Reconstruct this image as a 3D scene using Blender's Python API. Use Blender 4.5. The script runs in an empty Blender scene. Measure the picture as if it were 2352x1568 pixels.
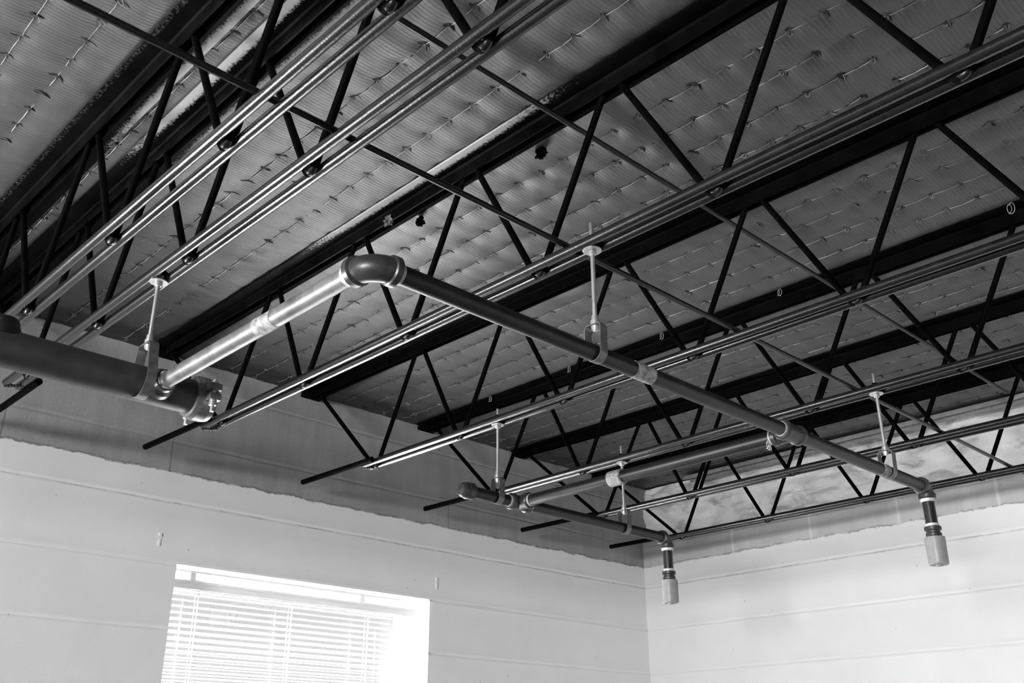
import bpy, math, random
from mathutils import Vector, Matrix, noise

# ---------------------------------------------------------------- camera, sky, lights, exposure
S = bpy.context.scene
COL = S.collection
ZO = 2.42                      # height of the mortar joint used as local z = 0 above the floor

def cam_setup():
    f, yaw, pit, rol = 2245.3, math.radians(135.85146), math.radians(23.63605), math.radians(-0.20937)
    fw = Vector((math.cos(yaw)*math.cos(pit), math.sin(yaw)*math.cos(pit), math.sin(pit)))
    r0 = Vector((math.sin(yaw), -math.cos(yaw), 0)); u0 = r0.cross(fw)
    r = r0*math.cos(rol) + u0*math.sin(rol); u = -r0*math.sin(rol) + u0*math.cos(rol)
    cd = bpy.data.cameras.new('camera'); co = bpy.data.objects.new('camera', cd); COL.objects.link(co)
    cd.sensor_width = 36; cd.lens = f/2352*36; cd.clip_start = .02; cd.clip_end = 200
    m = Matrix.Identity(4)
    for i in range(3):
        m[i][0], m[i][1], m[i][2] = r[i], u[i], -fw[i]
    m[0][3], m[1][3], m[2][3] = 3.08289, -3.90715, -0.82238
    co.matrix_world = m
    cd.dof.use_dof = False
    S.camera = co
cam_setup()

W = bpy.data.worlds.new('daylight'); S.world = W; W.use_nodes = True
bgn = W.node_tree.nodes['Background']; bgn.inputs[0].default_value = (1, 1, 1, 1); bgn.inputs[1].default_value = .26

def area(name, loc, size, direction, power):
    ld = bpy.data.lights.new(name, 'AREA'); ld.shape = 'RECTANGLE'; ld.size, ld.size_y = size
    ld.energy = power; ld.color = (1, 1, 1)
    o = bpy.data.objects.new(name, ld); COL.objects.link(o); o.location = loc
    d = Vector(direction).normalized(); o.rotation_euler = d.to_track_quat('-Z', 'Y').to_euler()
    return o
# daylight entering through the openings: left wall window seen, left wall window nearer the camera, back wall window
area('daylight_window_1', (-.32, -1.91, -1.12), (1.05, .75), (1, 0, .35), 22)
area('daylight_window_1_sky', (-.78, -1.91, .48), (1.6, .8), (1, 0, -.75), 520)
area('daylight_window_2', (-.22, -4.75, -.80), (.7, .7), (1, 0, 0), 62)
area('daylight_window_3', (4.6, -12.22, -.62), (2.4, 1.0), (0, 1, 0), 400)

S.view_settings.view_transform = 'Standard'; S.view_settings.look = 'None'
S.view_settings.gamma = 1; S.view_settings.use_curve_mapping = False
S.view_settings.exposure = 1.5

# ---------------------------------------------------------------- materials
def nmat(name):
    m = bpy.data.materials.new(name); m.use_nodes = True
    nt = m.node_tree; b = nt.nodes['Principled BSDF']
    return m, nt, b
def N(nt, t, **k):
    n = nt.nodes.new(t)
    for a, v in k.items():
        if a.startswith('i_'):
            n.inputs[int(a[2:]) if a[2:].isdigit() else a[2:].replace('_', ' ')].default_value = v
        else: setattr(n, a, v)
    return n
def L(nt, a, b): nt.links.new(a, b)
def g(v, a=1): return (v, v, v, a)
def math_(nt, op, a, b=None, c=None, clamp=False):
    n = nt.nodes.new('ShaderNodeMath'); n.operation = op; n.use_clamp = clamp
    for i, v in enumerate((a, b, c)):
        if v is None: continue
        if isinstance(v, (int, float)): n.inputs[i].default_value = v
        else: L(nt, v, n.inputs[i])
    return n.outputs[0]
def noise_(nt, scale, detail=3, rough=.5, vec=None, dist=0):
    n = N(nt, 'ShaderNodeTexNoise'); n.inputs['Scale'].default_value = scale
    n.inputs['Detail'].default_value = detail; n.inputs['Roughness'].default_value = rough
    n.inputs['Distortion'].default_value = dist
    if vec is not None: L(nt, vec, n.inputs['Vector'])
    return n.outputs['Fac']
def ramp(nt, fac, stops):
    r = N(nt, 'ShaderNodeValToRGB')
    while len(r.color_ramp.elements) < len(stops): r.color_ramp.elements.new(.5)
    for e, (p, v) in zip(r.color_ramp.elements, stops): e.position = p; e.color = g(v)
    L(nt, fac, r.inputs[0]); return r.outputs[0]
def bump(nt, b, h, strength, dist):
    n = N(nt, 'ShaderNodeBump'); n.inputs['Strength'].default_value = strength; n.inputs['Distance'].default_value = dist
    L(nt, h, n.inputs['Height']); L(nt, n.outputs[0], b.inputs['Normal'])
def objco(nt):
    t = N(nt, 'ShaderNodeTexCoord'); return t.outputs['Object']
def sep(nt, v):
    s = N(nt, 'ShaderNodeSeparateXYZ'); L(nt, v, s.inputs[0]); return s.outputs

def simple(name, lo, hi, rough, metal=0, scale=40, bs=.15, bd=.002, spec=.5, coat=0):
    m, nt, b = nmat(name); co = objco(nt)
    n = noise_(nt, scale, 5, .6, co)
    L(nt, ramp(nt, n, [(.35, lo), (.7, hi)]), b.inputs['Base Color'])
    b.inputs['Roughness'].default_value = rough; b.inputs['Metallic'].default_value = metal
    b.inputs['Specular IOR Level'].default_value = spec
    if coat: b.inputs['Coat Weight'].default_value = coat; b.inputs['Coat Roughness'].default_value = .15
    n2 = noise_(nt, scale*4, 3, .6, co)
    if bs: bump(nt, b, n2, bs, bd)
    return m

M_BLACK = simple('black_joist_paint', .001, .003, .6, 0, 30, .25, .001, .02)
M_ROD = simple('glossy_black_rod_paint', .003, .012, .24, 0, 60, .3, .001, .6, .12)
M_BRIDGE = simple('dusty_black_rod_paint', .003, .012, .3, 0, 90, .2, .001, .4)
M_PIPE = simple('sprinkler_pipe_steel', .005, .013, .40, .0, 25, .12, .001, .45)
M_MAIN = simple('feed_main_steel', .022, .045, .46, .0, 25, .12, .001, .6)
M_PIPE_G = simple('bare_sprinkler_pipe_steel', .07, .19, .45, .15, 22, .15, .001, .6)
M_FIT = simple('malleable_iron', .03, .06, .36, .3, 60, .2, .001, .6)
M_LIGHTFIT = simple('pipe_sealant_and_bare_threads', .45, .7, .5, .2, 120, .4, .001)
M_ZINC = simple('zinc_plate', .5, .66, .33, .75, 60, .1, .0005)
M_STRAP = simple('galvanised_strap', .12, .2, .4, .5, 60, .1, .0005)
M_TAPE = simple('worn_pipe_label', .12, .42, .6, 0, 90, .3, .0008)
M_NIPPLE = simple('black_nipple', .012, .025, .3, 0, 40, .1, .0005)
M_CAP = simple('translucent_grey_plastic', .24, .29, .38, 0, 60, .05, .0003)
M_WHITE = simple('white_vinyl', .82, .86, .4, 0, 20, .05, .0005)
M_WIRE = simple('wire', .12, .55, .4, .4, 5, 0, 0)
M_SLIT_SHADE = simple('paper_slit_and_wire_shade', .004, .01, .9, 0, 50, 0, 0)
M_FLAP = simple('torn_paper_lip', .15, .5, .85, 0, 60, .2, .0005)
M_SCRAP = simple('grey_scrap', .05, .22, .8, 0, 120, .4, .001)
M_EDGE = simple('grey_sheet_metal_edging', .22, .32, .5, .2, 30, .2, .0008)
M_FLOOR = simple('concrete_floor', .07, .1, .6, 0, 3, .1, .002)

def mat_slat():
    m, nt, b = nmat('blind_slat_white'); b.inputs['Base Color'].default_value = g(.85); b.inputs['Roughness'].default_value = .4
    tr = N(nt, 'ShaderNodeBsdfTranslucent'); tr.inputs[0].default_value = g(.8)
    mx = N(nt, 'ShaderNodeMixShader'); mx.inputs[0].default_value = .18
    L(nt, b.outputs[0], mx.inputs[1]); L(nt, tr.outputs[0], mx.inputs[2])
    L(nt, mx.outputs[0], nt.nodes['Material Output'].inputs[0]); return m
M_SLAT = mat_slat()
def mat_glass():
    m, nt, b = nmat('window_glass'); nt.nodes.remove(b)
    tr = N(nt, 'ShaderNodeBsdfTransparent'); gl = N(nt, 'ShaderNodeBsdfGlossy'); gl.inputs['Roughness'].default_value = .02
    mx = N(nt, 'ShaderNodeMixShader'); mx.inputs[0].default_value = .06
    L(nt, tr.outputs[0], mx.inputs[1]); L(nt, gl.outputs[0], mx.inputs[2])
    L(nt, mx.outputs[0], nt.nodes['Material Output'].inputs[0]); return m
M_GLASS = mat_glass()

# painted block wall: white paint up to an uneven line, bare grey block above it
def mat_wall(name, grey_lo, grey_hi, white=.74, axis=1, joints=(), jcol=.05, jw=.003):
    m, nt, b = nmat(name); co = objco(nt); s = sep(nt, co)
    n1 = noise_(nt, 9, 6, .65, co); n2 = noise_(nt, 60, 4, .6, co)
    edge = math_(nt, 'ADD', s[2], math_(nt, 'MULTIPLY', math_(nt, 'SUBTRACT', n1, .5), .035))
    edge = math_(nt, 'ADD', edge, math_(nt, 'MULTIPLY', math_(nt, 'SUBTRACT', n2, .5), .012))
    mask = math_(nt, 'DIVIDE', math_(nt, 'SUBTRACT', edge, .094), .005, clamp=True)
    # stretch noise vertically for runs on the grey block
    mp = N(nt, 'ShaderNodeMapping'); mp.inputs['Scale'].default_value = (14, 14, 3); L(nt, co, mp.inputs[0])
    n3 = noise_(nt, 1, 5, .65, mp.outputs[0])
    n3b = noise_(nt, 130, 3, .7, co)
    gmix = math_(nt, 'ADD', math_(nt, 'MULTIPLY', n3, .6), math_(nt, 'MULTIPLY', n3b, .4))
    grey = ramp(nt, gmix, [(.32, grey_lo), (.68, grey_hi)])
    wn = noise_(nt, 5, 5, .6, co)
    paint = ramp(nt, wn, [(.3, white-.02), (.7, white+.02)])
    mx = N(nt, 'ShaderNodeMix'); mx.data_type = 'RGBA'
    L(nt, mask, mx.inputs[0]); L(nt, paint, mx.inputs[6]); L(nt, grey, mx.inputs[7])
    rimd = math_(nt, 'ABSOLUTE', math_(nt, 'SUBTRACT', edge, .099))
    rim = math_(nt, 'MULTIPLY', math_(nt, 'SUBTRACT', 1, math_(nt, 'DIVIDE', rimd, .005), clamp=True), math_(nt, 'GREATER_THAN', noise_(nt, 16, 3, .6, co), .47))
    jm = None
    for j in joints:
        dj = math_(nt, 'ABSOLUTE', math_(nt, 'SUBTRACT', math_(nt, 'ADD', s[axis], math_(nt, 'MULTIPLY', math_(nt, 'SUBTRACT', n1, .5), .012)), j))
        q = math_(nt, 'SUBTRACT', 1, math_(nt, 'DIVIDE', dj, jw), clamp=True); jm = q if jm is None else math_(nt, 'MAXIMUM', jm, q)
    col = mx.outputs[2]
    m4 = N(nt, 'ShaderNodeMix'); m4.data_type = 'RGBA'; L(nt, math_(nt, 'MULTIPLY', rim, .45), m4.inputs[0]); L(nt, col, m4.inputs[6]); m4.inputs[7].default_value = g(.06); col = m4.outputs[2]  # ledge shadow painted as a broken dark line along the paint edge
    if jm is not None:
        zl = math_(nt, 'LESS_THAN', s[2], .214); jm = math_(nt, 'MULTIPLY', math_(nt, 'MULTIPLY', jm, zl), mask)
        m5 = N(nt, 'ShaderNodeMix'); m5.data_type = 'RGBA'; L(nt, math_(nt, 'MULTIPLY', jm, .7), m5.inputs[0]); L(nt, col, m5.inputs[6]); m5.inputs[7].default_value = g(jcol); col = m5.outputs[2]
    jd = math_(nt, 'SUBTRACT', 1, math_(nt, 'DIVIDE', math_(nt, 'ABSOLUTE', math_(nt, 'ADD', s[2], .0035)), .0035), clamp=True)
    jd = math_(nt, 'MULTIPLY', jd, math_(nt, 'DIVIDE', math_(nt, 'SUBTRACT', noise_(nt, 7, 5, .7, co), .46), .12, clamp=True))
    m6 = N(nt, 'ShaderNodeMix'); m6.data_type = 'RGBA'; L(nt, math_(nt, 'MULTIPLY', jd, .55), m6.inputs[0]); L(nt, col, m6.inputs[6]); m6.inputs[7].default_value = g(.12); col = m6.outputs[2]
    # small pock marks
    vo = N(nt, 'ShaderNodeTexVoronoi'); vo.inputs['Scale'].default_value = 11; L(nt, co, vo.inputs['Vector'])
    pock = math_(nt, 'LESS_THAN', vo.outputs['Distance'], .045)
    mx2 = N(nt, 'ShaderNodeMix'); mx2.data_type = 'RGBA'
    L(nt, math_(nt, 'MULTIPLY', pock, .25), mx2.inputs[0]); L(nt, col, mx2.inputs[6]); mx2.inputs[7].default_value = g(.08)
    L(nt, mx2.outputs[2], b.inputs['Base Color'])
    b.inputs['Roughness'].default_value = .55
    h = math_(nt, 'ADD', math_(nt, 'MULTIPLY', n2, .6), math_(nt, 'MULTIPLY', noise_(nt, 260, 2, .5, co), .4))
    h = math_(nt, 'SUBTRACT', math_(nt, 'ADD', h, math_(nt, 'MULTIPLY', rim, 1.5)), math_(nt, 'MULTIPLY', mask, 1.5))
    bump(nt, b, h, .35, .002)
    return m
M_WALL_L = mat_wall('painted_block_left', .26, .39, .86, 1, (-3.06, -2.52, -1.29), .05, .003)
M_WALL_R = mat_wall('painted_block_right', .36, .46, .66, 0, (.53, .935, 1.336, 1.737, 2.14), .62, .010)
M_WALL_P = simple('grey_wall_paint', .2, .24, .6, 0, 8, .1, .002)

JY = [-3.307, -3.162, -2.604, -2.004, -1.431, -.884, -.335]

def mat_deck():
    m, nt, b = nmat('paper_backed_lath'); co = objco(nt); s = sep(nt, co)
    # fine ribs running across the joists
    wob = math_(nt, 'MULTIPLY', noise_(nt, 2.5, 2, .5, co), .006)
    fx = math_(nt, 'FRACT', math_(nt, 'DIVIDE', math_(nt, 'ADD', s[0], wob), .0095))
    d = math_(nt, 'ABSOLUTE', math_(nt, 'SUBTRACT', fx, .5))
    rib = math_(nt, 'SUBTRACT', 1, math_(nt, 'DIVIDE', d, .11), clamp=True)
    n1 = noise_(nt, 5, 5, .6, co)
    mp = N(nt, 'ShaderNodeMapping'); mp.inputs['Scale'].default_value = (120, 12, 10); L(nt, co, mp.inputs[0])
    n2 = noise_(nt, 1, 4, .6, mp.outputs[0])
    base = ramp(nt, math_(nt, 'ADD', math_(nt, 'MULTIPLY', n1, .5), math_(nt, 'MULTIPLY', n2, .5)), [(.3, .048), (.7, .095)])
    # blackened where the deck meets the left wall and beside the joists
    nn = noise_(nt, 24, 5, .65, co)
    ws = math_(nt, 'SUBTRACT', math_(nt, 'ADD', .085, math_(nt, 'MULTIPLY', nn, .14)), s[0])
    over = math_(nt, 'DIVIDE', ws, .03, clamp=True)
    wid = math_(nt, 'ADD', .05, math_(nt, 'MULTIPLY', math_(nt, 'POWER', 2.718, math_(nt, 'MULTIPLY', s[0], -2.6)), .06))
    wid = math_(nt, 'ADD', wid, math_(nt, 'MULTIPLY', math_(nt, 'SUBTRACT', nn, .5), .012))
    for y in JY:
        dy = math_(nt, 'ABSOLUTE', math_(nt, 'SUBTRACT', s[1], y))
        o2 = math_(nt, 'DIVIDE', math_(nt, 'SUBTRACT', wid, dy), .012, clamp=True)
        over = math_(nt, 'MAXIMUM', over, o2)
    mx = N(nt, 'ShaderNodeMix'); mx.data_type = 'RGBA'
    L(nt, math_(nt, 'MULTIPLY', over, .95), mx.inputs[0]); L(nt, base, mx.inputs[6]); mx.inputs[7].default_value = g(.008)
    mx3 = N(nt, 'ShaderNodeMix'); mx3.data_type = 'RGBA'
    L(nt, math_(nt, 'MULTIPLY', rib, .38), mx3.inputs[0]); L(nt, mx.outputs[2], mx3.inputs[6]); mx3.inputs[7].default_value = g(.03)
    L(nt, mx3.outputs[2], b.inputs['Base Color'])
    b.inputs['Roughness'].default_value = .55; b.inputs['Specular IOR Level'].default_value = 1.0; b.inputs['Metallic'].default_value = .45; b.inputs['Coat Weight'].default_value = .5; b.inputs['Coat Roughness'].default_value = .55
    h = math_(nt, 'ADD', math_(nt, 'MULTIPLY', rib, .7), math_(nt, 'MULTIPLY', n2, .3))
    bump(nt, b, h, .6, .0018)
    return m
M_DECK = mat_deck()

# top chord paint: black with a worn, unpainted strip towards the outer edge of the flange
def mat_chord(name, x0, x1, sign, thr=.34, tint=.5):
    m, nt, b = nmat(name); co = objco(nt); s = sep(nt, co)
    n = noise_(nt, 150, 5, .75, co); n2 = noise_(nt, 14, 4, .6, co)
    base = ramp(nt, n2, [(.35, .0015), (.7, .005)])
    yy = math_(nt, 'MULTIPLY', s[1], sign)
    t = math_(nt, 'DIVIDE', math_(nt, 'SUBTRACT', yy, .026), .018, clamp=True)
    rx = math_(nt, 'DIVIDE', math_(nt, 'SUBTRACT', s[0], x0), .35, clamp=True)
    re = math_(nt, 'DIVIDE', math_(nt, 'SUBTRACT', x1, s[0]), .35, clamp=True)
    k = math_(nt, 'MULTIPLY', math_(nt, 'MULTIPLY', rx, re), t)
    k = math_(nt, 'ADD', k, math_(nt, 'MULTIPLY', math_(nt, 'SUBTRACT', n, .5), 1.6))
    k = math_(nt, 'DIVIDE', math_(nt, 'SUBTRACT', k, thr), .45, clamp=True)
    k = math_(nt, 'MULTIPLY', k, math_(nt, 'GREATER_THAN', math_(nt, 'MULTIPLY', math_(nt, 'MULTIPLY', rx, re), t), .01))
    mx = N(nt, 'ShaderNodeMix'); mx.data_type = 'RGBA'
    L(nt, k, mx.inputs[0]); L(nt, base, mx.inputs[6]); mx.inputs[7].default_value = g(tint)
    L(nt, mx.outputs[2], b.inputs['Base Color']); b.inputs['Roughness'].default_value = .45; b.inputs['Specular IOR Level'].default_value = .03
    bump(nt, b, n, .3, .001)
    return m

def mat_insul():
    m, nt, b = nmat('fibreglass_batt'); co = objco(nt)
    mp = N(nt, 'ShaderNodeMapping'); mp.inputs['Scale'].default_value = (4, 4, 12); mp.inputs['Rotation'].default_value = (0, .12, 0); L(nt, co, mp.inputs[0])
    n = noise_(nt, 1.6, 6, .6, mp.outputs[0], .6)
    L(nt, ramp(nt, n, [(.34, .42), (.5, .9), (.7, .97)]), b.inputs['Base Color'])
    b.inputs['Roughness'].default_value = 1; b.inputs['Specular IOR Level'].default_value = .1
    b.inputs['Sheen Weight'].default_value = .3
    bump(nt, b, noise_(nt, 90, 6, .7, co), .6, .006)
    return m
M_INS = mat_insul()

# ---------------------------------------------------------------- mesh building
class MB:
    def __init__(s): s.v = []; s.f = []; s.sm = []
    def add(s, vs, fs, smooth=False):
        o = len(s.v); s.v += [tuple(p) for p in vs]; s.f += [tuple(i+o for i in f) for f in fs]; s.sm += [smooth]*len(fs)
        return s
    def box(s, a, b):
        x0, y0, z0 = a; x1, y1, z1 = b
        vs = [(x0,y0,z0),(x1,y0,z0),(x1,y1,z0),(x0,y1,z0),(x0,y0,z1),(x1,y0,z1),(x1,y1,z1),(x0,y1,z1)]
        return s.add(vs, [(3,2,1,0),(4,5,6,7),(0,1,5,4),(1,2,6,5),(2,3,7,6),(3,0,4,7)])
    def tube(s, pts, r, seg=16, caps=True, round_end=False):
        P = [Vector(p) for p in pts]; n = len(P)
        R = r if isinstance(r, (list, tuple)) else [r]*n
        T = []
        for i in range(n):
            a = P[max(i-1, 0)]; c = P[min(i+1, n-1)]; t = (c-a)
            T.append(t.normalized() if t.length > 1e-9 else (T[-1] if T else Vector((1, 0, 0))))
        up = Vector((0, 0, 1)) if abs(T[0].z) < .9 else Vector((1, 0, 0))
        nn = (up - T[0]*up.dot(T[0])).normalized(); vs = []
        for i in range(n):
            nn = (nn - T[i]*nn.dot(T[i])).normalized(); bb = T[i].cross(nn)
            for k in range(seg):
                a = 2*math.pi*k/seg; vs.append(P[i] + (nn*math.cos(a) + bb*math.sin(a))*R[i])
        fs = []
        for i in range(n-1):
            for k in range(seg):
                k2 = (k+1) % seg; fs.append((i*seg+k, i*seg+k2, (i+1)*seg+k2, (i+1)*seg+k))
        s.add(vs, fs, True)
        if caps:
            s.add(vs[:seg], [tuple(reversed(range(seg)))]); s.add(vs[-seg:], [tuple(range(seg))])
        return s
    def rev(s, a, axis, prof, seg=24):
        """surface of revolution: prof = [(distance along axis, radius)...]"""
        a = Vector(a); ax = Vector(axis).normalized()
        up = Vector((0, 0, 1)) if abs(ax.z) < .9 else Vector((1, 0, 0))
        n1 = (up - ax*up.dot(ax)).normalized(); n2 = ax.cross(n1); vs = []
        for d, r in prof:
            for k in range(seg):
                t = 2*math.pi*k/seg; vs.append(a + ax*d + (n1*math.cos(t) + n2*math.sin(t))*max(r, 1e-5))
        # flat shading groups: duplicate rings so that edges stay crisp
        for i in range(len(prof)-1):
            q = vs[i*seg:(i+2)*seg]
            s.add(q, [(k, (k+1) % seg, seg+(k+1) % seg, seg+k) for k in range(seg)], True)
        s.add(vs[:seg], [tuple(reversed(range(seg)))]); s.add(vs[-seg:], [tuple(range(seg))])
        return s
    def prism(s, poly, axis, a, b):
        """poly in the plane perpendicular to axis ('x': (y,z), 'y': (x,z), 'z': (x,y)) from a to b"""
        def pt(p, t):
            return {'x': (t, p[0], p[1]), 'y': (p[0], t, p[1]), 'z': (p[0], p[1], t)}[axis]
        n = len(poly); vs = [pt(p, a) for p in poly] + [pt(p, b) for p in poly]
        fs = [(i, (i+1) % n, n+(i+1) % n, n+i) for i in range(n)] + [tuple(reversed(range(n))), tuple(range(n, 2*n))]
        return s.add(vs, fs)
    def build(s, name, mat, parent=None, loc=(0, 0, 0)):
        me = bpy.data.meshes.new(name)
        o0 = Vector(parent['base']) if parent is not None else Vector(loc)
        me.from_pydata([tuple(Vector(p)-o0) for p in s.v], [], s.f)
        me.polygons.foreach_set('use_smooth', s.sm); me.materials.append(mat); me.update()
        import bmesh
        bm = bmesh.new(); bm.from_mesh(me); bmesh.ops.recalc_face_normals(bm, faces=bm.faces); bm.to_mesh(me); bm.free()
        o = bpy.data.objects.new(name, me); COL.objects.link(o)
        if parent is not None: o.parent = parent; o['base'] = tuple(o0)
        else: o.location = o0; o['base'] = tuple(o0)
        return o
def child(o, root):
    return o
def thing(name, loc, label, cat, group=None):
    o = bpy.data.objects.new(name, None); COL.objects.link(o); o.location = loc; o['base'] = tuple(loc)
    o.empty_display_size = .05
    o['label'] = label; o['category'] = cat
    if group: o['group'] = group
    return o
def sub(mb, name, mat, parent):
    """sub-part: parent is a part whose origin is its thing's base"""
    o = mb.build(name, mat, None, parent['base']); o.location = (0, 0, 0); o.parent = parent; return o
def struct(o): o['kind'] = 'structure'; return o

# ---------------------------------------------------------------- room shell
def z_profile(z0, z1, step=.2032, d=.0045):
    """(z, depth) pairs of a block wall face with shallow tooled joints every course"""
    out = [(z0, 0)]; k = math.ceil(z0/step)
    while k*step < z1:
        z = k*step
        for dz, dd in ((-.011, 0), (-.006, -.0018), (-.003, d*.55), (0, d), (.003, d*.55), (.006, -.0018), (.011, 0)):
            if z0 < z+dz < z1: out.append((z+dz, dd))
        for f in (.25, .5, .75):
            zz = z+step*f
            if zz < z1: out.append((zz, 0))
        k += 1
    out.append((z1, 0)); return sorted(out)

def block_wall(name, mat, axis, u0, u1, z0, z1, thick, openings, fine):
    """face at coordinate 0 on the other axis; outward direction is -x (axis y runs) or +y (axis x runs)"""
    us = sorted(set([u0, u1] + [round(fine[0]+i*.025, 4) for i in range(int((fine[1]-fine[0])/.025)+1)] + [v for o in openings for v in (o[0], o[1])]))
    prof = z_profile(z0, z1)
    zs = sorted(set([p[0] for p in prof] + [v for o in openings for v in (o[2], o[3])])); pd = dict(prof)
    mb = MB(); vs = []
    for u in us:
        for z in zs:
            d = pd.get(z, 0)
            k = .65 + .7*noise.noise(Vector((u*1.7, z*5, 3)))
            w = noise.noise(Vector((u*3, z*3, 0)))*.0022 + noise.noise(Vector((u*14, z*14, 5)))*.0007
            dd = d*max(k, .2) + w
            zz = z + (noise.noise(Vector((u*5, z*2, 9)))*.003 if pd.get(z, None) not in (None, 0) else 0)
            for o in openings:
                if o[0]-1e-6 <= u <= o[1]+1e-6 and o[2]-1e-6 <= z <= o[3]+1e-6: dd = 0; zz = z
            vs.append((-dd, u, zz) if axis == 'y' else (u, dd, zz))
    nz = len(zs); fs = []
    for i in range(len(us)-1):
        for j in range(nz-1):
            uc = (us[i]+us[i+1])/2; zc = (zs[j]+zs[j+1])/2
            if any(o[0] < uc < o[1] and o[2] < zc < o[3] for o in openings): continue
            fs.append((i*nz+j, (i+1)*nz+j, (i+1)*nz+j+1, i*nz+j+1))
    mb.add(vs, fs, True)
    def q(a, b, c, d): mb.add([a, b, c, d], [(0, 1, 2, 3)])
    P = (lambda t, u, z: (-t, u, z)) if axis == 'y' else (lambda t, u, z: (u, t, z))
    # far face with the same openings, top, ends, reveals
    ub = sorted(set([u0, u1] + [v for o in openings for v in o[:2]])); zb_ = sorted(set([z0, z1] + [v for o in openings for v in o[2:]]))
    for i in range(len(ub)-1):
        for j in range(len(zb_)-1):
            uc = (ub[i]+ub[i+1])/2; zc = (zb_[j]+zb_[j+1])/2
            if any(o[0] < uc < o[1] and o[2] < zc < o[3] for o in openings): continue
            q(P(thick, ub[i], zb_[j]), P(thick, ub[i+1], zb_[j]), P(thick, ub[i+1], zb_[j+1]), P(thick, ub[i], zb_[j+1]))
    q(P(0, u0, z1), P(0, u1, z1), P(thick, u1, z1), P(thick, u0, z1))
    q(P(0, u0, z0), P(0, u1, z0), P(thick, u1, z0), P(thick, u0, z0))
    q(P(0, u0, z0), P(0, u0, z1), P(thick, u0, z1), P(thick, u0, z0))
    q(P(0, u1, z0), P(0, u1, z1), P(thick, u1, z1), P(thick, u1, z0))
    for a, b, c, d in openings:
        q(P(0, a, c), P(0, a, d), P(thick, a, d), P(thick, a, c)); q(P(0, b, c), P(0, b, d), P(thick, b, d), P(thick, b, c))
        q(P(0, a, d), P(0, b, d), P(thick, b, d), P(thick, a, d)); q(P(0, a, c), P(0, b, c), P(thick, b, c), P(thick, a, c))
    me = bpy.data.meshes.new(name); me.from_pydata(mb.v, [], mb.f); me.polygons.foreach_set('use_smooth', mb.sm)
    me.materials.append(mat); me.update()
    o = bpy.data.objects.new(name, me); COL.objects.link(o); o['base'] = (0, 0, 0); return struct(o)

FZ = -ZO; RX = 6.2; RY = -12.0; ZD = .507
WIN1 = (-2.45, -1.376, -1.42, -.2015); WIN2 = (-5.3, -4.2, -1.42, -.2015)
block_wall('wall_left', M_WALL_L, 'y', RY, .19, FZ, ZD, .19, [WIN1, WIN2], (-4.2, 0))
block_wall('wall_right', M_WALL_R, 'x', 0, RX, FZ, .225, .19, [], (0, 3.2))
w = MB(); w.box((RX, RY, FZ), (RX+.19, .19, ZD)); struct(w.build('wall_front', M_WALL_P))
w = MB()
for a, b in (((-.19, RY-.19, FZ), (2.7, RY, ZD)), ((5.7, RY-.19, FZ), (RX+.19, RY, ZD)), ((2.7, RY-.19, FZ), (5.7, RY, -1.2)), ((2.7, RY-.19, -.05), (5.7, RY, ZD))): w.box(a, b)
struct(w.build('wall_back', M_WALL_P))
w = MB(); w.box((-.19, RY-.19, FZ-.15), (RX+.19, .19, FZ)); struct(w.build('floor', M_FLOOR))

# ceiling: paper backed lath sagging between its wires
X0, SX, Y0, SY = 1.315-.0757*17, .0757, -2.16+.0985*21, .0985
def deck_h(x, y):
    v = (y-Y0)/SY; u = (x-X0)/SX
    fv = abs(math.sin(math.pi*v)); du = (u-round(u))*SX; dv = (v-round(v))*SY
    wav = noise.noise(Vector((x*1.6, y*2.2, 1)))
    A = .0026 + .0042*max(0, min(1, (x-.9)/1.1)) + .0028*max(0, wav)
    h = -A*fv**.8
    h += -A*.45*math.cos(2*math.pi*u)*(-1)*math.exp(-(dv/.03)**2)*.6
    kn = noise.noise(Vector((round(u)*7.3, round(v)*3.7, 2)))
    h += (.0022+.003*kn)*math.exp(-(du/.010)**2-(dv/.022)**2)
    # folds running with the ribs from tie to tie
    h += -.0036*max(0, noise.noise(Vector((x*9, y*1.8, 8))))*2*(.5+.5*min(1, x/1.4))
    h += .0012*noise.noise(Vector((x*30, y*10, 3)))
    return h
def deck_grid():
    xs = [i*.0105 for i in range(0, 312)] + [3.6, 4.5, RX+.19]; xs = [-.19, -.03] + xs
    ys = [RY-.19, -5.6] + [-4.3+i*.0108 for i in range(0, 399)] ; ys = [y for y in ys if y < .0] + [.0, .05, .19]
    vs = []; nx = len(xs); ny = len(ys)
    for x in xs:
        for y in ys:
            inside = 0 <= x < 3.3 and -4.31 < y < .01
            z = ZD + (deck_h(x, y) if inside else 0)
            for jy in JY:
                d = abs(y-jy)
                if d < .075: z = max(z, ZD-.001 - max(0, (d-.056))*.25)
            vs.append((x, y, z))
    fs = [(i*ny+j, i*ny+j+1, (i+1)*ny+j+1, (i+1)*ny+j) for i in range(nx-1) for j in range(ny-1)]
    mb = MB(); mb.add(vs, fs, True)
    mb.box((-.19, RY-.19, ZD+.03), (RX+.19, .19, ZD+.16))
    me = bpy.data.meshes.new('ceiling'); me.from_pydata(mb.v, [], mb.f); me.polygons.foreach_set('use_smooth', mb.sm)
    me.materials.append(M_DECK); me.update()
    o = bpy.data.objects.new('ceiling', me); COL.objects.link(o); o['base'] = (0, 0, 0); return struct(o)
ceiling = deck_grid()

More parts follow.
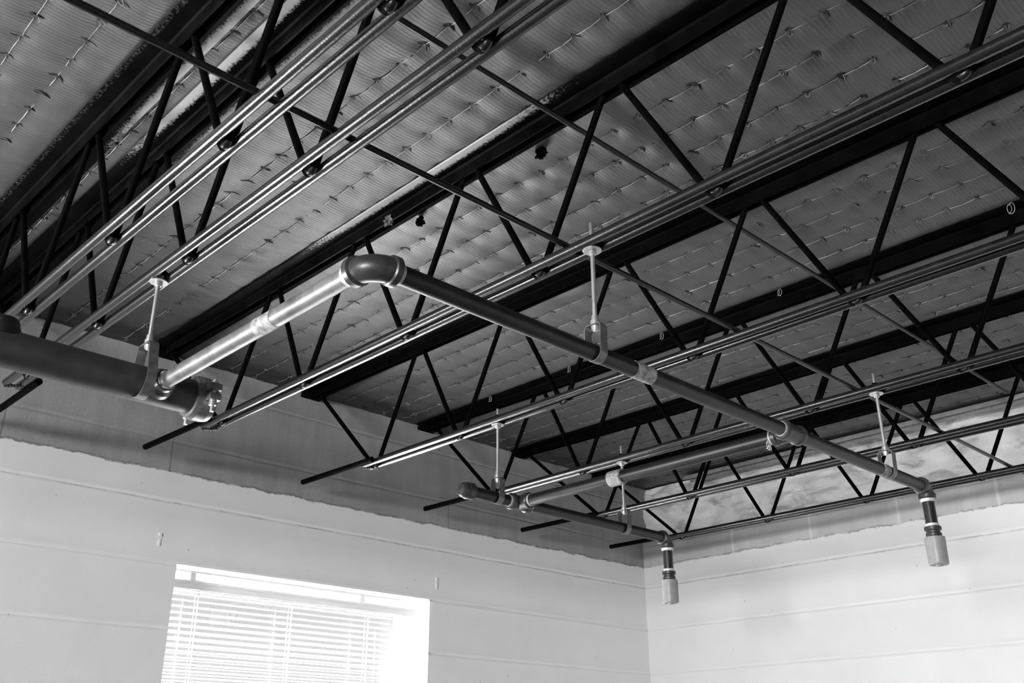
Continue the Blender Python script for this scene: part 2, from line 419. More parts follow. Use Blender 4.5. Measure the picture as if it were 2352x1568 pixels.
# wires and torn slits of the lath, plus dark strips for the wires' shadow lines (children of the ceiling)
random.seed(4)
wm, sl, fl = MB(), MB(), MB()
rows = [Y0-SY*k for k in range(0, 43)]
for y in rows:
    if y > -.02 or any(abs(y-j) < .056 for j in JY): continue
    for k in range(0, 43):
        xa = X0+SX*k
        if xa < .02: continue
        zz = ZD-.0022
        e = .006
        wob = [(random.uniform(-.001, .001)) for _ in range(3)]
        if random.random() < .95:
            wm.tube([(xa+e, y+wob[0], zz+.003), (xa+e+.003, y+wob[0], zz), (xa+SX/2, y+wob[1], zz-.0008), (xa+SX-e-.003, y+wob[2], zz), (xa+SX-e, y+wob[2], zz+.003)], .0011, 6, False)
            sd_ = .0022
            shade_line = [(xa+e, y+wob[0]-sd_, ZD+deck_h(xa+e, y-sd_)-.0006), (xa+SX/2, y+wob[1]-sd_, ZD+deck_h(xa+SX/2, y-sd_)-.0006), (xa+SX-e, y+wob[2]-sd_, ZD+deck_h(xa+SX-e, y-sd_)-.0006)]
            sl.add([(p[0], p[1]-.0014, p[2]) for p in shade_line]+[(p[0], p[1]+.0014, p[2]) for p in shade_line], [(0, 1, 4, 3), (1, 2, 5, 4)])  # dark strip laid beside each wire as its painted shadow line
        # slit
        ln = random.uniform(.009, .0170)*(1.3 if random.random() < .15 else 1); wd = random.uniform(.0020, .0050)
        an = random.uniform(-.35, .35); sk = random.uniform(-.003, .003)
        def pt(t, s_, dz): # t along y, s_ across
            ux = math.sin(an)*t + math.cos(an)*s_; uy = math.cos(an)*t - math.sin(an)*s_
            return (xa+ux, y+uy+sk, ZD+deck_h(xa+ux, y+uy+sk)-.0007+dz)
        n = 8; top = []; bot = []; bend = random.uniform(-.003, .003)
        for i in range(n+1):
            t = -1+2*i/n; wv = wd*(1-t*t)**.7; cx = bend*t*t*2 + .003*math.sin(t*3)*random.uniform(.6, 1)
            top.append(pt(t*ln, cx+wv, 0)); bot.append(pt(t*ln, cx-wv, 0))
        sl.add(top+bot[::-1], [(i, i+1, 2*n-i, 2*n+1-i) for i in range(n)], True)
        if random.random() < .8:
            lip = [pt(-1*ln+2*ln*i/n, bend*(-1+2*i/n)**2*2 + wd*(1-(-1+2*i/n)**2)**.7, -.0002) for i in range(n+1)]
            q = random.uniform(.0015, .0045); sd = random.choice((-1, 1))
            li2 = [pt(-1*ln+2*ln*i/n, bend*(-1+2*i/n)**2*2 + wd*(1-(-1+2*i/n)**2)**.7 - sd*q*.6*math.sin(math.pi*i/n), -q*math.sin(math.pi*i/n)-.0003) for i in range(n+1)]
            fl.add(lip+li2[::-1], [(i, i+1, 2*n-i, 2*n+1-i) for i in range(n)], True)
        if random.random() < .35:   # ragged curl of wire or paper at the tie
            c = Vector((xa+random.uniform(-.004, .004), y+random.uniform(-.004, .004), ZD-.003))
            pts = [c+Vector((.005*math.cos(a)*random.uniform(.5, 1.2), .006*math.sin(a), -.004*abs(math.sin(a*.7)))) for a in [i*.9 for i in range(random.randint(4, 7))]]
            fl.tube(pts, .0007, 5)
def stuff_child(mb, name, mat):
    me = bpy.data.meshes.new(name); me.from_pydata(mb.v, [], mb.f); me.polygons.foreach_set('use_smooth', mb.sm); me.materials.append(mat)
    o = bpy.data.objects.new(name, me); COL.objects.link(o); o.parent = ceiling; o['kind'] = 'stuff'; return o
stuff_child(wm, 'lath_wires', M_WIRE); stuff_child(sl, 'slits_and_wire_shade', M_SLIT_SHADE); stuff_child(fl, 'torn_paper_lips', M_FLAP)

# ---------------------------------------------------------------- insulation and edging above the right wall
def insulation():
    mb = MB(); nx, nz = 260, 26; vs = []
    for i in range(nx+1):
        x = i*(4.2/nx)
        for j in range(nz+1):
            t = j/nz; z = .2255 + t*(ZD-.006-.2255)
            bulge = .02*math.sin(math.pi*t)
            y = .045 - bulge - .020*noise.noise(Vector((x*3, z*9, 4))) - .012*noise.noise(Vector((x*11, z*24, 7))) - .005*noise.noise(Vector((x*40, z*60, 1)))
            vs.append((x, y, z))
    mb.add(vs, [(i*(nz+1)+j, (i+1)*(nz+1)+j, (i+1)*(nz+1)+j+1, i*(nz+1)+j+1) for i in range(nx) for j in range(nz)], True)
    mb.box((0.001, .07, .2255), (4.2, .185, ZD-.006))
    mb.add([(0.001, .045, .2255), (4.2, .045, .2255), (4.2, .185, .2255), (0.001, .185, .2255)], [(0, 1, 2, 3)])
    o = mb.build('insulation_batt', M_INS, None, (2.1, .1, .2255))
    o['label'] = 'long fluffy white fibreglass insulation batt tucked on top of the right block wall'; o['category'] = 'insulation'
insulation()
mb = MB(); mb.box((4.2, .0, .2255), (RX+.19, .19, ZD)); struct(mb.build('trim_1', M_WALL_P))
t = thing('edging_strip', (.3, -.02, .475), 'thin grey metal edging strip along the top of the fluffy insulation, under the ceiling', 'edging strip')
mb = MB(); mb.prism([(-.058, .492), (.02, .492), (.02, .489), (-.055, .489), (-.055, .474), (-.058, .474)], 'x', .32, 4.1); mb.build('upper_strip', M_EDGE, t)
mb = MB(); mb.prism([(-.030, .4885), (.02, .4885), (.02, .486), (-.028, .486), (-.028, .464), (-.030, .464)], 'x', .35, 4.1); mb.build('lower_strip', M_EDGE, t)

# ---------------------------------------------------------------- steel joists
ZB = .132; RC = .0102; GY = .0180; RW = .0075; ZT = .467
LABELS = [
 'black open-web steel joist furthest left, close beside its twin, leading up out of the frame',
 'black steel joist with bright glossy bottom rods, right-hand one of the close pair at left',
 'black steel joist above the pipe elbow, carrying the long hanger of the crossing pipe',
 'black steel joist mid-ceiling carrying the hanger beside the capped pipe end',
 'black steel joist carrying two hangers, one over the tee of the crossing pipe',
 'black steel joist second from the fluffy insulation, seen in front of it',
 'black steel joist nearest the right wall, running just in front of the insulation']
joists = []
XE = 3.9
def joist(k):
    y = JY[k-1]; x0 = {7: .490}.get(k, {1: .903, 2: .934, 3: .938, 4: .890, 5: .886, 6: .940}.get(k)); p = .4418
    root = thing('bar_joist', (0.0, y, ZB-RC), LABELS[k-1], 'joist', 'open-web joists under the deck')
    if k == 1: mats = (mat_chord('speckled_chord_paint', -2, 9, -1, .98, .13), mat_chord('worn_chord_paint_a', .95, 9, 1))
    elif k == 2: mats = (mat_chord('worn_chord_paint_b', .95, 9, -1), mat_chord('worn_chord_paint_c', 1.0, 9, 1))
    elif k == 3: mats = (mat_chord('worn_chord_paint_d', .85, 2.05, -1), M_BLACK)
    else: mats = (M_BLACK, M_BLACK)
    # top chord: two angles, vertical legs inside
    for sgn, mt in ((-1, mats[0]), (1, mats[1])):
        mb = MB(); a, b_, c, d = .0085, .0125, .0530, .0045
        poly = [(a, ZT), (b_, ZT), (b_+.0005, .4955), (b_+.004, .5), (c, .5), (c, .505), (a, .505)]
        poly = [(y+sgn*u, z) for u, z in poly]
        if sgn < 0: poly = poly[::-1]
        n = 60; vs = []; fs = []
        # chord swept in short lengths with faint ripples on the lower edge
        for i in range(n+1):
            x = .012 + (XE-.012)*i/n
            for j, (yy, zz) in enumerate(poly):
                e = noise.noise(Vector((x*9, k, j)))*.0006
                vs.append((x, yy+e*.5, min(zz+((e+.017*math.exp(-x/.45)*(.5-zz)/.033) if zz < .5 else 0), .505)))
        m_ = len(poly)
        for i in range(n):
            for j in range(m_): fs.append((i*m_+j, i*m_+(j+1) % m_, (i+1)*m_+(j+1) % m_, (i+1)*m_+j))
        fs += [tuple(range(m_)), tuple(range(n*m_, (n+1)*m_))]
        mb.add(vs, fs); mb.build('top_chord_angle', mt, root)
    # bottom chord: two round rods
    xst = {1: .39, 2: .377, 3: .408, 4: .405, 5: .40, 6: .42, 7: .35}[k]
    off = {1: .03, 2: .03}.get(k, 0)
    for sgn in (-1, 1):
        st = xst + (.01 if sgn < 0 else .0)
        pts = []
        n = 40
        for i in range(n+1):
            x = st+(XE-st)*i/n; pts.append((x, y+sgn*GY+noise.noise(Vector((x*2, k, sgn)))*.0006, ZB+noise.noise(Vector((x*2, sgn, k)))*.0006))
        mb = MB(); mb.tube(pts, RC, 18); mb.build('bottom_chord_rod', M_ROD, root)
    # single rod carried on to the wall
    sy = y+.037 if k <= 2 else y-.050
    tip = {1: .09, 2: .09, 3: .096, 4: .084, 5: .081, 6: .078, 7: .112}[k]
    b0 = xst+.17
    mb = MB()
    if k <= 2: mb.tube([(tip, sy, ZB-.008), (xst+.10, sy, ZB-.008)], [.0095]*2, 14)
    else: mb.tube([(tip, sy, ZB), (xst-.02, y-.040, ZB), (xst+.08, y-GY-.0190, ZB+.001)], .0095, 14)
    mb.build('chord_extension_rod', M_BLACK, root)
    # web: bent bar, one part for each diagonal
    nodes = []
    xb = x0
    dxs = .022
    while xb < XE-.25:
        nodes.append(xb); xb += p
    tops = []
    mid = {1: .666, 2: .71, 3: .735, 4: .673, 5: .681, 6: .74, 7: .30}[k]
    def diag(xa, za, xb_, zb_, name='web_diagonal', bend_b=True):
        A = Vector((xa, y, za)); B = Vector((xb_, y, zb_)); mb = MB(); pts = [A]
        d = (B-A).normalized()
        pts.append(B - d*.004)
        if bend_b:
            s_ = 1 if xb_ > xa else -1
            pts += [B + Vector((s_*.004, 0, -.0035)), B + Vector((s_*.011, 0, -.0035))]
        else: pts.append(B)
        mb.tube(pts, RW, 12); mb.build(name, M_BLACK, root)
    lowz = ZB-.006
    # first diagonal from the bearing down to the first panel point
    first_low = {1: .50, 2: .50, 3: .50, 4: .455, 5: .445, 6: .50, 7: .49}[k]
    if k == 7:
        diag(.085, .475, .49-.011, lowz)
        prev = None
        lows = nodes
    else:
        diag(.085, .475, first_low-.011, lowz)
        lows = [first_low] + nodes
        # first bottom point rises to first top node
    for i, xl in enumerate(lows):
        if i+1 < len(lows):
            xt = (xl+lows[i+1])/2
            if i == 0 and k != 7: xt = mid
        else: xt = xl+p/2
        diag(xt-.016, .488, xl+.011, lowz, 'web_diagonal', False) if True else None
        mbt = MB(); mbt.tube([(xl+.012*math.sin(a_), y, ZB+.0045-.0140*math.cos(a_)) for a_ in [-1.5+3.0*i_/10 for i_ in range(11)]], RW+.0002, 12)
        mbt.build('web_bend', M_BRIDGE, root)
        if i+1 < len(lows): diag(xt+.016, .488, lows[i+1]-.011, lowz)
    # bearing seat on the wall
    mb = MB(); mb.box((0.002, y-.040, .488), (.055, y-.0125, .4998)); mb.box((.002, y+.0125, .488), (.055, y+.040, .4998)); mb.box((.002, y-.040, .4855), (.055, y+.040, .4885))
    mb.build('bearing_seat', M_BLACK, root)
    # weld lumps where the rods end
    random.seed(k); mb = MB()
    for _ in range(7):
        c = Vector((xst+.01+_*.0045, y-.018+_*.006, ZB-RC+random.uniform(-.001, .002))); r = random.uniform(.0038, .0055)
        mb.rev(c-Vector((0, 0, r)), (0, 0, 1), [(0, .0005), (r*.3, r*.75), (r, r), (r*1.7, r*.75), (r*2, .0005)], 10)
    mb.build('weld_beads', M_ROD, root)
    joists.append(root); return root
for k in range(1, 8): joist(k)

# bridging rods across the joists
mb = MB(); zbr = ZB+RC+.0060
mb.tube([(1.915+noise.noise(Vector((i, 0, 0)))*.004, -4.4+i*(4.2/24), zbr) for i in range(25)], .0062, 12)
o = mb.build('bridging_rod', M_BRIDGE, None, (1.915, -2.2, zbr)); o['label'] = 'thin black bridging rod crossing the joists on top of their bottom rods'; o['category'] = 'rod'
mb = MB(); zbt = ZT-.0066
mb.tube([(1.912+noise.noise(Vector((i, 3, 0)))*.003, -4.4+i*(4.2/24), zbt) for i in range(25)], .0064, 12)
o = mb.build('bridging_rod', M_BRIDGE, None, (1.912, -2.2, zbt)); o['label'] = 'thin black bridging rod crossing higher up, tight under the top chords of the joists'; o['category'] = 'rod'

# ---------------------------------------------------------------- sprinkler piping
ZP = -.10; RP = .0167; XM = 1.966; XL = 1.222; XS = 1.056; YB1 = -3.127; YB2 = -1.912; YE = -1.205
sp = thing('sprinkler_piping', (XM, -2.2, ZP), 'connected dark sprinkler pipes crossing below the joists, with two drops and a large feed main', 'pipework')
def P(mb, name, mat, label=None):
    o = mb.build(name, mat, sp)
    if label: o['label'] = label
    return o
def ring(c, ax, r, w_, mb=None, ch=.003):
    mb = mb or MB(); c = Vector(c); ax = Vector(ax).normalized()
    mb.rev(c-ax*w_/2, ax, [(0, r-ch), (ch*.7, r), (w_-ch*.7, r), (w_, r-ch)], 28); return mb
def arc(c, d0, d1, R, n=12):
    """quarter turn from arriving direction d0 to leaving direction d1 around corner c"""
    c = Vector(c); d0 = Vector(d0).normalized(); d1 = Vector(d1).normalized(); ctr = c-d0*R+d1*R
    return [ctr - d1*R*math.cos(a) + d0*R*math.sin(a) for a in [math.pi/2*i/n for i in range(n+1)]]
# feed main
RL = .0368
mb = MB(); mb.tube([(XL, -5.2, ZP), (XL, -3.03, ZP)], RL, 40); P(mb, 'feed_main', M_MAIN)
# grooved end coupling with bolts
cp_y = -3.025
mb = MB(); mb.rev((XL, cp_y-.024, ZP), (0, 1, 0), [(0, RL+.001), (.001, .0445), (.012, .0475), (.034, .0475), (.046, .044), (.050, .030), (.052, .024), (.052, .001)], 36)
for s_ in (-1, 1):
    for q in (-1, 1):
        mb.box((XL+min(s_*.040, s_*.068), cp_y-.010, ZP+(.004 if q > 0 else -.018)), (XL+max(s_*.040, s_*.068), cp_y+.014, ZP+(.018 if q > 0 else -.004)))
cpo = P(mb, 'end_coupling', M_STRAP, 'pale bolted coupling closing the end of the feed main')
for s_ in (-1, 1):
    mb = MB(); mb.rev((XL+s_*.057, cp_y+.002, ZP-.042), (0, 0, 1), [(0, .0042), (.07, .0042)], 12)
    mb.rev((XL+s_*.057, cp_y+.002, ZP-.029), (0, 0, 1), [(0, .0078), (.011, .0078)], 6)
    mb.rev((XL+s_*.057, cp_y+.002, ZP+.0181), (0, 0, 1), [(0, .0082), (.006, .0078), (.008, .004)], 16)
    sub(mb, 'bolt', M_ZINC, cpo)
# upright outlet on the main
mb = MB(); mb.rev((XL, -3.432, ZP+.02), (0, 0, 1), [(0, .033), (.018, .033), (.022, .030), (.028, .030), (.036, .026), (.040, .016), (.040, .001)], 28); P(mb, 'upright_outlet', M_PIPE)
# outlet and branch to the elbow
mb = MB(); mb.rev((XL+.024, YB1, ZP), (1, 0, 0), [(0, .033), (.012, .030), (.022, .0245), (.032, .0225), (.034, .019)], 26); P(mb, 'branch_outlet', M_FIT, 'welded outlet with torn sealant at the feed main')
mb = MB()
random.seed(9)
pts = [(XL+.058+random.uniform(-.003, .003), YB1+.0178*math.cos(a), ZP+.0178*math.sin(a)) for a in [i*.4 for i in range(17)]]
mb.tube(pts, [random.uniform(.0012, .0030) for _ in pts], 6); P(mb, 'sealant_thread', M_LIGHTFIT)
mb = MB(); mb.tube([(XL+.03, YB1, ZP), (XM-.03, YB1, ZP)], RP, 28); P(mb, 'branch_pipe', M_PIPE_G, 'pale grey steel pipe between feed main and elbow')
mb = MB(); mb.tube([(1.632, YB1, ZP), (1.690, YB1, ZP)], RP+.0006, 28); P(mb, 'pipe_label', M_TAPE, 'worn white label wrapped round the pipe')
def elbow(c, d0, d1, R=.034, rb=.0205, rc=.0250, name='elbow', mat=M_FIT):
    mb = MB(); A = arc(c, d0, d1, R, 14); mb.tube(A, rb, 26)
    e = P(mb, name, mat)
    for pos, ax in ((A[0], d0), (A[-1], d1)):
        m2 = ring(Vector(pos)+Vector(ax)*(0), ax, rc, .015); sub(m2, 'elbow_collar', mat, e)
    return e
elbow((XM, YB1, ZP), (1, 0, 0), (0, 1, 0), .040, .0225, .0260)
mb = MB()
mb.tube([(XM, YB1+.048, ZP), (XM, YB1+.056, ZP)], RP+.0012, 24); P(mb, 'sealed_threads', M_LIGHTFIT)
mb = MB(); mb.tube([(XM-.062, YB1, ZP), (XM-.048, YB1, ZP)], RP+.0012, 24); P(mb, 'sealed_threads', M_LIGHTFIT)
mb = MB(); mb.tube([(XM, YB1+.03, ZP), (XM, YE-.02, ZP)], RP, 28); P(mb, 'crossing_pipe', M_PIPE)
mb = MB(); mb.tube([(XM, -2.492, ZP), (XM, -2.435, ZP)], RP+.0007, 28); P(mb, 'pipe_label', M_TAPE, 'worn grey band round the crossing pipe')
mb = MB(); mb.tube([(XM, -1.475, ZP), (XM, -1.440, ZP)], RP+.0010, 28); P(mb, 'pipe_label', M_TAPE, 'pale band beside the hanger strap')
# tee on the crossing pipe
def tee(c, run, br, name='tee'):
    c = Vector(c); run = Vector(run); br = Vector(br); mb = MB()
    mb.rev(c-run*.040, run, [(0, .0225), (.003, .0245), (.014, .0245), (.018, .0212), (.062, .0212), (.066, .0245), (.077, .0245), (.080, .0225)], 28)
    mb.rev(c, br, [(0, .0212), (.030, .0212), (.033, .0245), (.043, .0245), (.046, .0225)], 28)
    e = P(mb, name, M_FIT)
    m2 = MB(); m2.tube([c+run*.0405, c+run*.047], RP+.0012, 24); sub(m2, 'sealed_threads', M_LIGHTFIT, e)
    m2 = MB(); m2.tube([c-run*.047, c-run*.0405], RP+.0012, 24); sub(m2, 'sealed_threads', M_LIGHTFIT, e)
    m2 = MB(); m2.tube([c+br*.0465, c+br*.052], RP+.0013, 24); sub(m2, 'sealed_threads', M_LIGHTFIT, e); return e
tee((XM, YB2, ZP), (0, 1, 0), (-1, 0, 0))
mb = MB(); random.seed(3)
for a in range(7):
    c = Vector((XM-.052, YB2-.018+a*.002, ZP-.010-a*.0016)); mb.tube([c, c+Vector((random.uniform(-.006, .003), random.uniform(-.008, .004), -random.uniform(.004, .014))), c+Vector((random.uniform(-.008, .008), random.uniform(-.012, .0), -random.uniform(.008, .018)))], .0008, 5)
P(mb, 'frayed_tape', M_LIGHTFIT)
mb = MB(); mb.tube([(XM-.03, YB2, ZP), (XS+.03, YB2, ZP)], RP, 28); P(mb, 'cross_branch_pipe', M_PIPE)
mb = MB(); ring((1.432, YB2, ZP), (1, 0, 0), .0215, .046, mb); P(mb, 'pipe_coupling', M_TAPE, 'pale taped coupling halfway along the cross branch')
tee((XS, YB2, ZP), (0, 1, 0), (1, 0, 0))
mb = MB(); mb.tube([(XS, -2.10, ZP), (XS, YE-.02, ZP)], RP, 28); P(mb, 'drop_branch_pipe', M_PIPE)
mb = MB(); mb.rev((XS, -2.098, ZP), (0, -1, 0), [(0, .0225), (.002, .0245), (.022, .0245), (.026, .0225), (.036, .0215), (.044, .016), (.046, .001)], 12); P(mb, 'end_cap', M_FIT)
# the two sprinkler drops
for x in (XM, XS):
    elbow((x, YE, ZP), (0, 1, 0), (0, 0, -1), .026, .0200, .0235)
    mb = MB(); mb.tube([(x, YE, ZP-.026), (x, YE, -.232)], RP-.0004, 26); n_ = P(mb, 'drop_nipple', M_NIPPLE)
    mb = MB(); mb.tube([(x, YE, ZP-.0345), (x, YE, ZP-.043)], [RP+.0045, RP+.003], 24); sub(mb, 'sealed_threads', M_LIGHTFIT, n_)
    mb = MB(); mb.tube([(x, YE, -.204), (x, YE, -.212)], [RP+.0015, RP+.0015], 24); sub(mb, 'sealed_threads', M_LIGHTFIT, n_)
    mb = MB(); mb.rev((x, YE, -.2115), (0, 0, -1), [(0, .0200), (.001, .0228), (.010, .0228), (.012, .0185), (.017, .0185), (.019, .0212), (.027, .0212), (.030, .017)], 24); P(mb, 'reducing_coupling', M_FIT)
    mb = MB(); mb.rev((x, YE, -.2405), (0, 0, -1), [(0, .0235), (.001, .0272), (.010, .0274), (.072, .0262), (.0755, .0245), (.076, .010), (.079, .009), (.080, .002)], 32); P(mb, 'sprinkler_cap', M_CAP, 'pale grey plastic protective cap')

# ---------------------------------------------------------------- pipe hangers
def hanger(x, jy, top, r, label):
    root = thing('pipe_hanger', (x, jy, ZP), label, 'hanger', 'threaded rod hangers under the joists')
    zt = ZB-RC
    ztop_strap = ZP+r+.040
    # threaded rod
    mb = MB(); n = int((top-ztop_strap+.012)/.0022); z0 = ztop_strap-.012
    mb.tube([(x, jy, z0+i*.0011) for i in range(2*n+1)], [.0046 if i % 2 else .0040 for i in range(2*n+1)], 14); mb.build('threaded_rod', M_ZINC, root)
    mb = MB(); mb.rev((x, jy, zt-.0026), (0, 0, 1), [(0, .0185), (.0004, .0190), (.0020, .0190), (.0024, .0185)], 36); mb.build('washer', M_ZINC, root)
    mb = MB(); mb.rev((x, jy, zt-.0112), (0, 0, 1), [(0, .0078), (.001, .0086), (.0075, .0086), (.0085, .0078)], 6); mb.build('hex_nut', M_ZINC, root)
    mb = MB(); mb.rev((x, jy, zt+2*RC+.0003), (0, 0, 1), [(0, .0150), (.002, .0150)], 24); mb.rev((x, jy, zt+2*RC+.0024), (0, 0, 1), [(0, .0080), (.007, .0080)], 6); mb.build('upper_nut', M_BLACK, root)
    # strap loop around the pipe
    path = []; R = r+.0022; hw = max(.019, r*.72)
    for i in range(25):
        a = math.pi*i/24; path.append((R*math.cos(a), -R*math.sin(a)))
    left = [(-R, .010), (-hw-.001, ztop_strap-ZP-.006), (-hw+.004, ztop_strap-ZP)]
    right = [(R, .010), (hw+.001, ztop_strap-ZP-.006), (hw-.004, ztop_strap-ZP)]
    line = right[::-1] + path + left; line = line + [line[0]]
    th, wy = .0010, .0100; vs = []; m_ = len(line)-1
    for i in range(m_):
        a = Vector((line[i-1][0], line[i-1][1])) if i else Vector((line[m_-1][0], line[m_-1][1])); b_ = Vector((line[(i+1) % m_][0], line[(i+1) % m_][1]))
        t_ = (b_-a).normalized(); nrm = Vector((-t_.y, t_.x)); c = Vector(line[i])
        for s1, s2 in ((1, -1), (1, 1), (-1, 1), (-1, -1)):
            q = c+nrm*th*s1; vs.append((x+q.x, jy+wy*s2, ZP+q.y))
    fs = []
    for i in range(m_):
        j = (i+1) % m_
        for e in range(4): fs.append((i*4+e, i*4+(e+1) % 4, j*4+(e+1) % 4, j*4+e))
    mb = MB(); mb.add(vs, fs); mb.build('strap_loop', M_STRAP, root)
    mb = MB(); mb.rev((x, jy, ztop_strap+.001), (0, 0, 1), [(0, .0085), (.001, .0092), (.009, .0092), (.010, .0070), (.020, .0066)], 14)
    mb.rev((x, jy, ztop_strap-.010), (0, 0, 1), [(0, .0080), (.0085, .0088)], 6); mb.build('swivel_nut', M_ZINC, root)
    return root
hanger(1.247, JY[1], .152, RL, 'shiny threaded rod hanger holding the thick feed main at left')
hanger(XM+.004, JY[2], .185, RP, 'tall shiny rod hanger holding the crossing pipe in the middle, right of the elbow')
hanger(XM+.004, JY[4], .182, RP, 'shiny rod hanger holding the crossing pipe near the right-hand sprinkler drop')
hanger(XS+.004, JY[3], .172, RP, 'slim rod hanger beside the capped end of the small lower branch')
hanger(XS+.004, JY[4], .182, RP, 'slim rod hanger holding the small branch near the left-hand sprinkler drop')

# ---------------------------------------------------------------- window 1, its blind, and the other windows
def window(name, o, xin=-.125, xout=-.185):
    a, b_, c, d = o; mb = MB(); w_ = .035
    mb.box((xout, a+.001, c+.001), (xin-.015, a+w_, d-.001)); mb.box((xout, b_-w_, c+.001), (xin-.015, b_-.001, d-.001))
    mb.box((xout, a+w_, d-w_), (xin-.015, b_-w_, d-.001)); mb.box((xout, a+w_, c+.001), (xin-.015, b_-w_, c+w_))
    mb.box((xout+.008, a+w_, (c+d)/2-.02), (xin-.02, b_-w_, (c+d)/2+.02))
    f = struct(mb.build(name, M_WHITE, None, ((xin+xout)/2, (a+b_)/2, c)))
    mb = MB(); mb.box((xout+.022, a+w_-.004, c+w_-.004), (xout+.026, b_-w_+.004, d-w_+.004)); sub(mb, 'window_pane', M_GLASS, f)
window('window_1', WIN1); window('window_2', WIN2)
mb = MB(); a, b_, c, d = 2.7, 5.7, -1.2, -.05
mb.box((a, RY-.15, c), (a+.05, RY-.09, d)); mb.box((b_-.05, RY-.15, c), (b_, RY-.09, d)); mb.box((a, RY-.15, d-.05), (b_, RY-.09, d)); mb.box((a, RY-.15, c), (b_, RY-.09, c+.05)); mb.box((4.17, RY-.15, c), (4.23, RY-.09, d))
struct(mb.build('window_3', M_WHITE, None, (4.2, RY-.12, c)))

bl = thing('window_blind', (-.10, -1.91, -1.40), 'white horizontal slat blind hanging in the bright window of the left wall', 'blind')
YA, YZ = -2.432, -1.400; XB = -.103
mb = MB(); mb.prism([(XB+.0190, -.2335), (XB+.0202, -.2335), (XB+.0206, -.2600), (XB+.018, -.2625), (XB-.020, -.2625), (XB-.020, -.2335), (XB-.019, -.2335), (XB-.019, -.2615), (XB+.0175, -.2615), (XB+.0194, -.2595)], 'y', YA-.008, YZ+.012)
mb.prism([(XB+.0208, -.2330), (XB+.0225, -.2330), (XB+.0225, -.2420), (XB+.0208, -.2420)], 'y', YA-.008, YZ+.012)
mb.build('headrail', M_SLAT, bl)
mb = MB()
for yy in (-2.33, -1.62):
    mb = MB(); mb.box((XB-.018, yy-.016, -.2334), (XB+.022, yy+.016, -.2300)); mb.box((XB-.018, yy-.010, -.2301), (XB-.012, yy+.010, -.2020)); mb.build('mounting_bracket', M_WHITE, bl)
mb = MB(); zc = -.2755; cnt = 0
while zc > -1.38:
    n = 6; vs = []
    tilt = math.radians(8)
    for yy in (YA, YZ):
        for i in range(n+1):
            t_ = -1+2*i/n; xx = t_*.0125; zz = -.0016*t_*t_
            vs.append((XB+xx*math.cos(tilt)+zz*math.sin(tilt), yy, zc-xx*math.sin(tilt)+zz))
    o_ = len(vs)
    top = [(v[0], v[1], v[2]+.0004) for v in vs]
    mb.add(vs, [(i, i+1, n+2+i, n+1+i) for i in range(n)], True)
    mb.add(top, [(i, i+1, n+2+i, n+1+i) for i in range(n)], True)
    zc -= .0213
mb.build('blind_slats', M_SLAT, bl)
for yy in (-2.313, -1.944, -1.602):
    mb = MB()
    for dx in (-.0135, .0135): mb.tube([(XB+dx, yy, -.2620), (XB+dx, yy, -1.39)], .0007, 6)
    mb.tube([(XB, yy+.004, -.262), (XB, yy+.004, -1.39)], .0009, 6)
    mb.build('ladder_cord', M_SLAT, bl)
mb = MB(); mb.tube([(XB+.030, -1.452, -.262), (XB+.030, -1.452, -1.05)], .0022, 8); mb.tube([(XB+.022, -1.452, -.257), (XB+.030, -1.452, -.264)], .0018, 8); mb.build('tilt_wand', M_WHITE, bl)
mb = MB(); mb.box((XB-.012, YA, -1.396), (XB+.012, YZ, -1.382)); mb.build('bottom_rail', M_WHITE, bl)
# small holes / plugs in the block above the window
for yy, zz, lb in ((-2.520, -.125, 'small painted plug in the block left of the window top'), (-1.343, -.128, 'small painted plug in the block above the window right corner')):
    mb = MB(); mb.box((-.002, yy-.007, zz-.030), (.0012, yy+.007, zz+.016)); mb.box((.0010, yy-.0045, zz+.004), (.0035, yy+.0045, zz+.014)); mb.box((.0010, yy-.003, zz-.026), (.0030, yy+.003, zz-.006))
    o = mb.build('wall_plug', M_WALL_L, None, (0, 0, 0)); o['label'] = lb; o['category'] = 'plug'

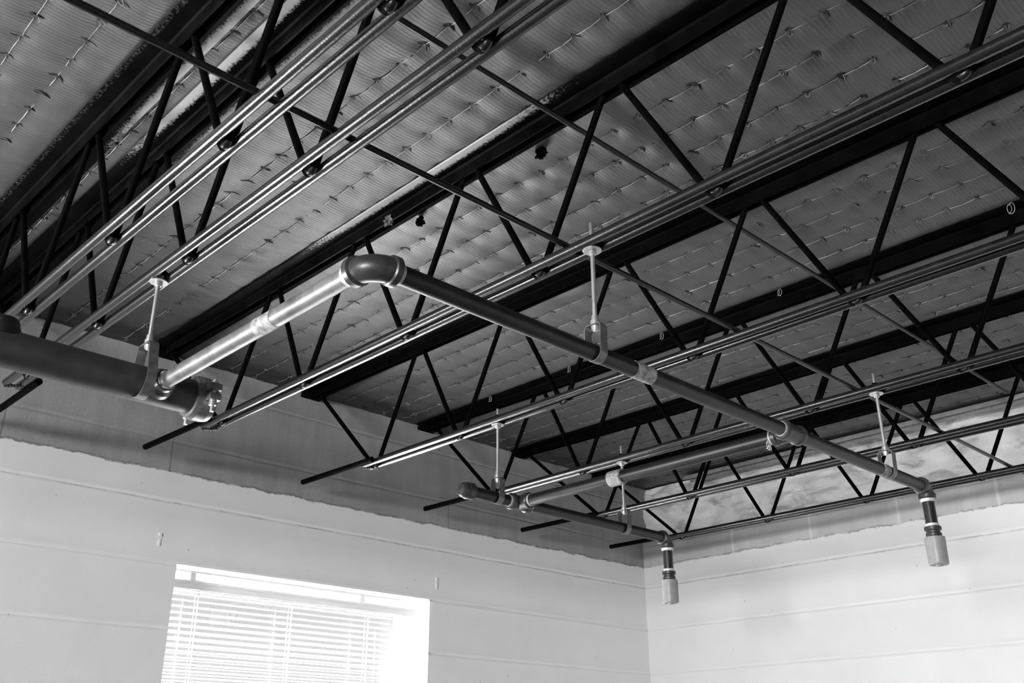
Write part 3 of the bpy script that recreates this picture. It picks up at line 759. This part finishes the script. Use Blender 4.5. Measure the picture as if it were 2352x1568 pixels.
# ---------------------------------------------------------------- scraps and clips caught on the joists
def scrap(loc, r, seed, label, mat=M_SCRAP):
    mb = MB(); nu, nv = 14, 10; vs = []
    for i in range(nv+1):
        for j in range(nu):
            th = math.pi*i/nv; ph = 2*math.pi*j/nu
            d = Vector((math.sin(th)*math.cos(ph), math.sin(th)*math.sin(ph), math.cos(th)))
            rr = r*(.75+.75*noise.noise(d*2.2+Vector((seed, 0, 0)))+.3*noise.noise(d*6+Vector((seed, 0, 0))))
            vs.append(Vector(loc)+Vector((d.x*rr, d.y*rr*.7, d.z*rr)))
    mb.add(vs, [(i*nu+j, i*nu+(j+1) % nu, (i+1)*nu+(j+1) % nu, (i+1)*nu+j) for i in range(nv) for j in range(nu)], False)
    o = mb.build('paper_scrap', mat, None, loc); o['label'] = label; o['category'] = 'scrap'
scrap((1.300, -2.617, .470), .017, 1, 'pale crumpled scrap stuck under the flange of the joist above the pipe elbow')
scrap((1.330, -2.538, .487), .017, 5, 'dark torn scrap beside the joist, just right of the pale crumpled one', M_BLACK)
scrap((1.765, -2.530, .490), .019, 8, 'dark ragged scrap on the ceiling right of the worn pale flange strip, upper middle', M_BLACK)
def clip(loc, s_, label):
    x, y, z = loc; mb = MB()
    mb.tube([(x+.006*math.cos(a)*s_+.0012*a, y+.003*math.sin(a*.5), z-.010*s_+.011*s_*math.sin(a)) for a in [i*.45-1.5 for i in range(24)]], .0010, 6)
    o = mb.build('wire_clip', M_WIRE, None, loc); o['label'] = label; o['category'] = 'clip'; o['group'] = 'wire clips hanging under one joist'
clip((1.300, -1.492, .500), 1.0, 'third from left of the five wire clips under one joist, right of the middle hanger')
clip((.885, -1.495, .500), .9, 'second from left of the five wire clips under one joist, left of the middle hanger')
clip((1.745, -1.490, .500), .9, 'fourth from left of the five curled wire clips hanging under one joist')
clip((2.420, -1.490, .500), 1.3, 'pale wire clip at the far right end of a joist, rightmost of five')
clip((.47, -1.495, .500), 1.0, 'leftmost of the five curled wire clips, above the slim hanger by the pipe cap')

# ---------------------------------------------------------------- raise everything so that the floor is at z = 0
bpy.context.view_layer.update()
for o in S.objects:
    if o.parent is None:
        o.location.z += ZO
    if 'base' in o: del o['base']
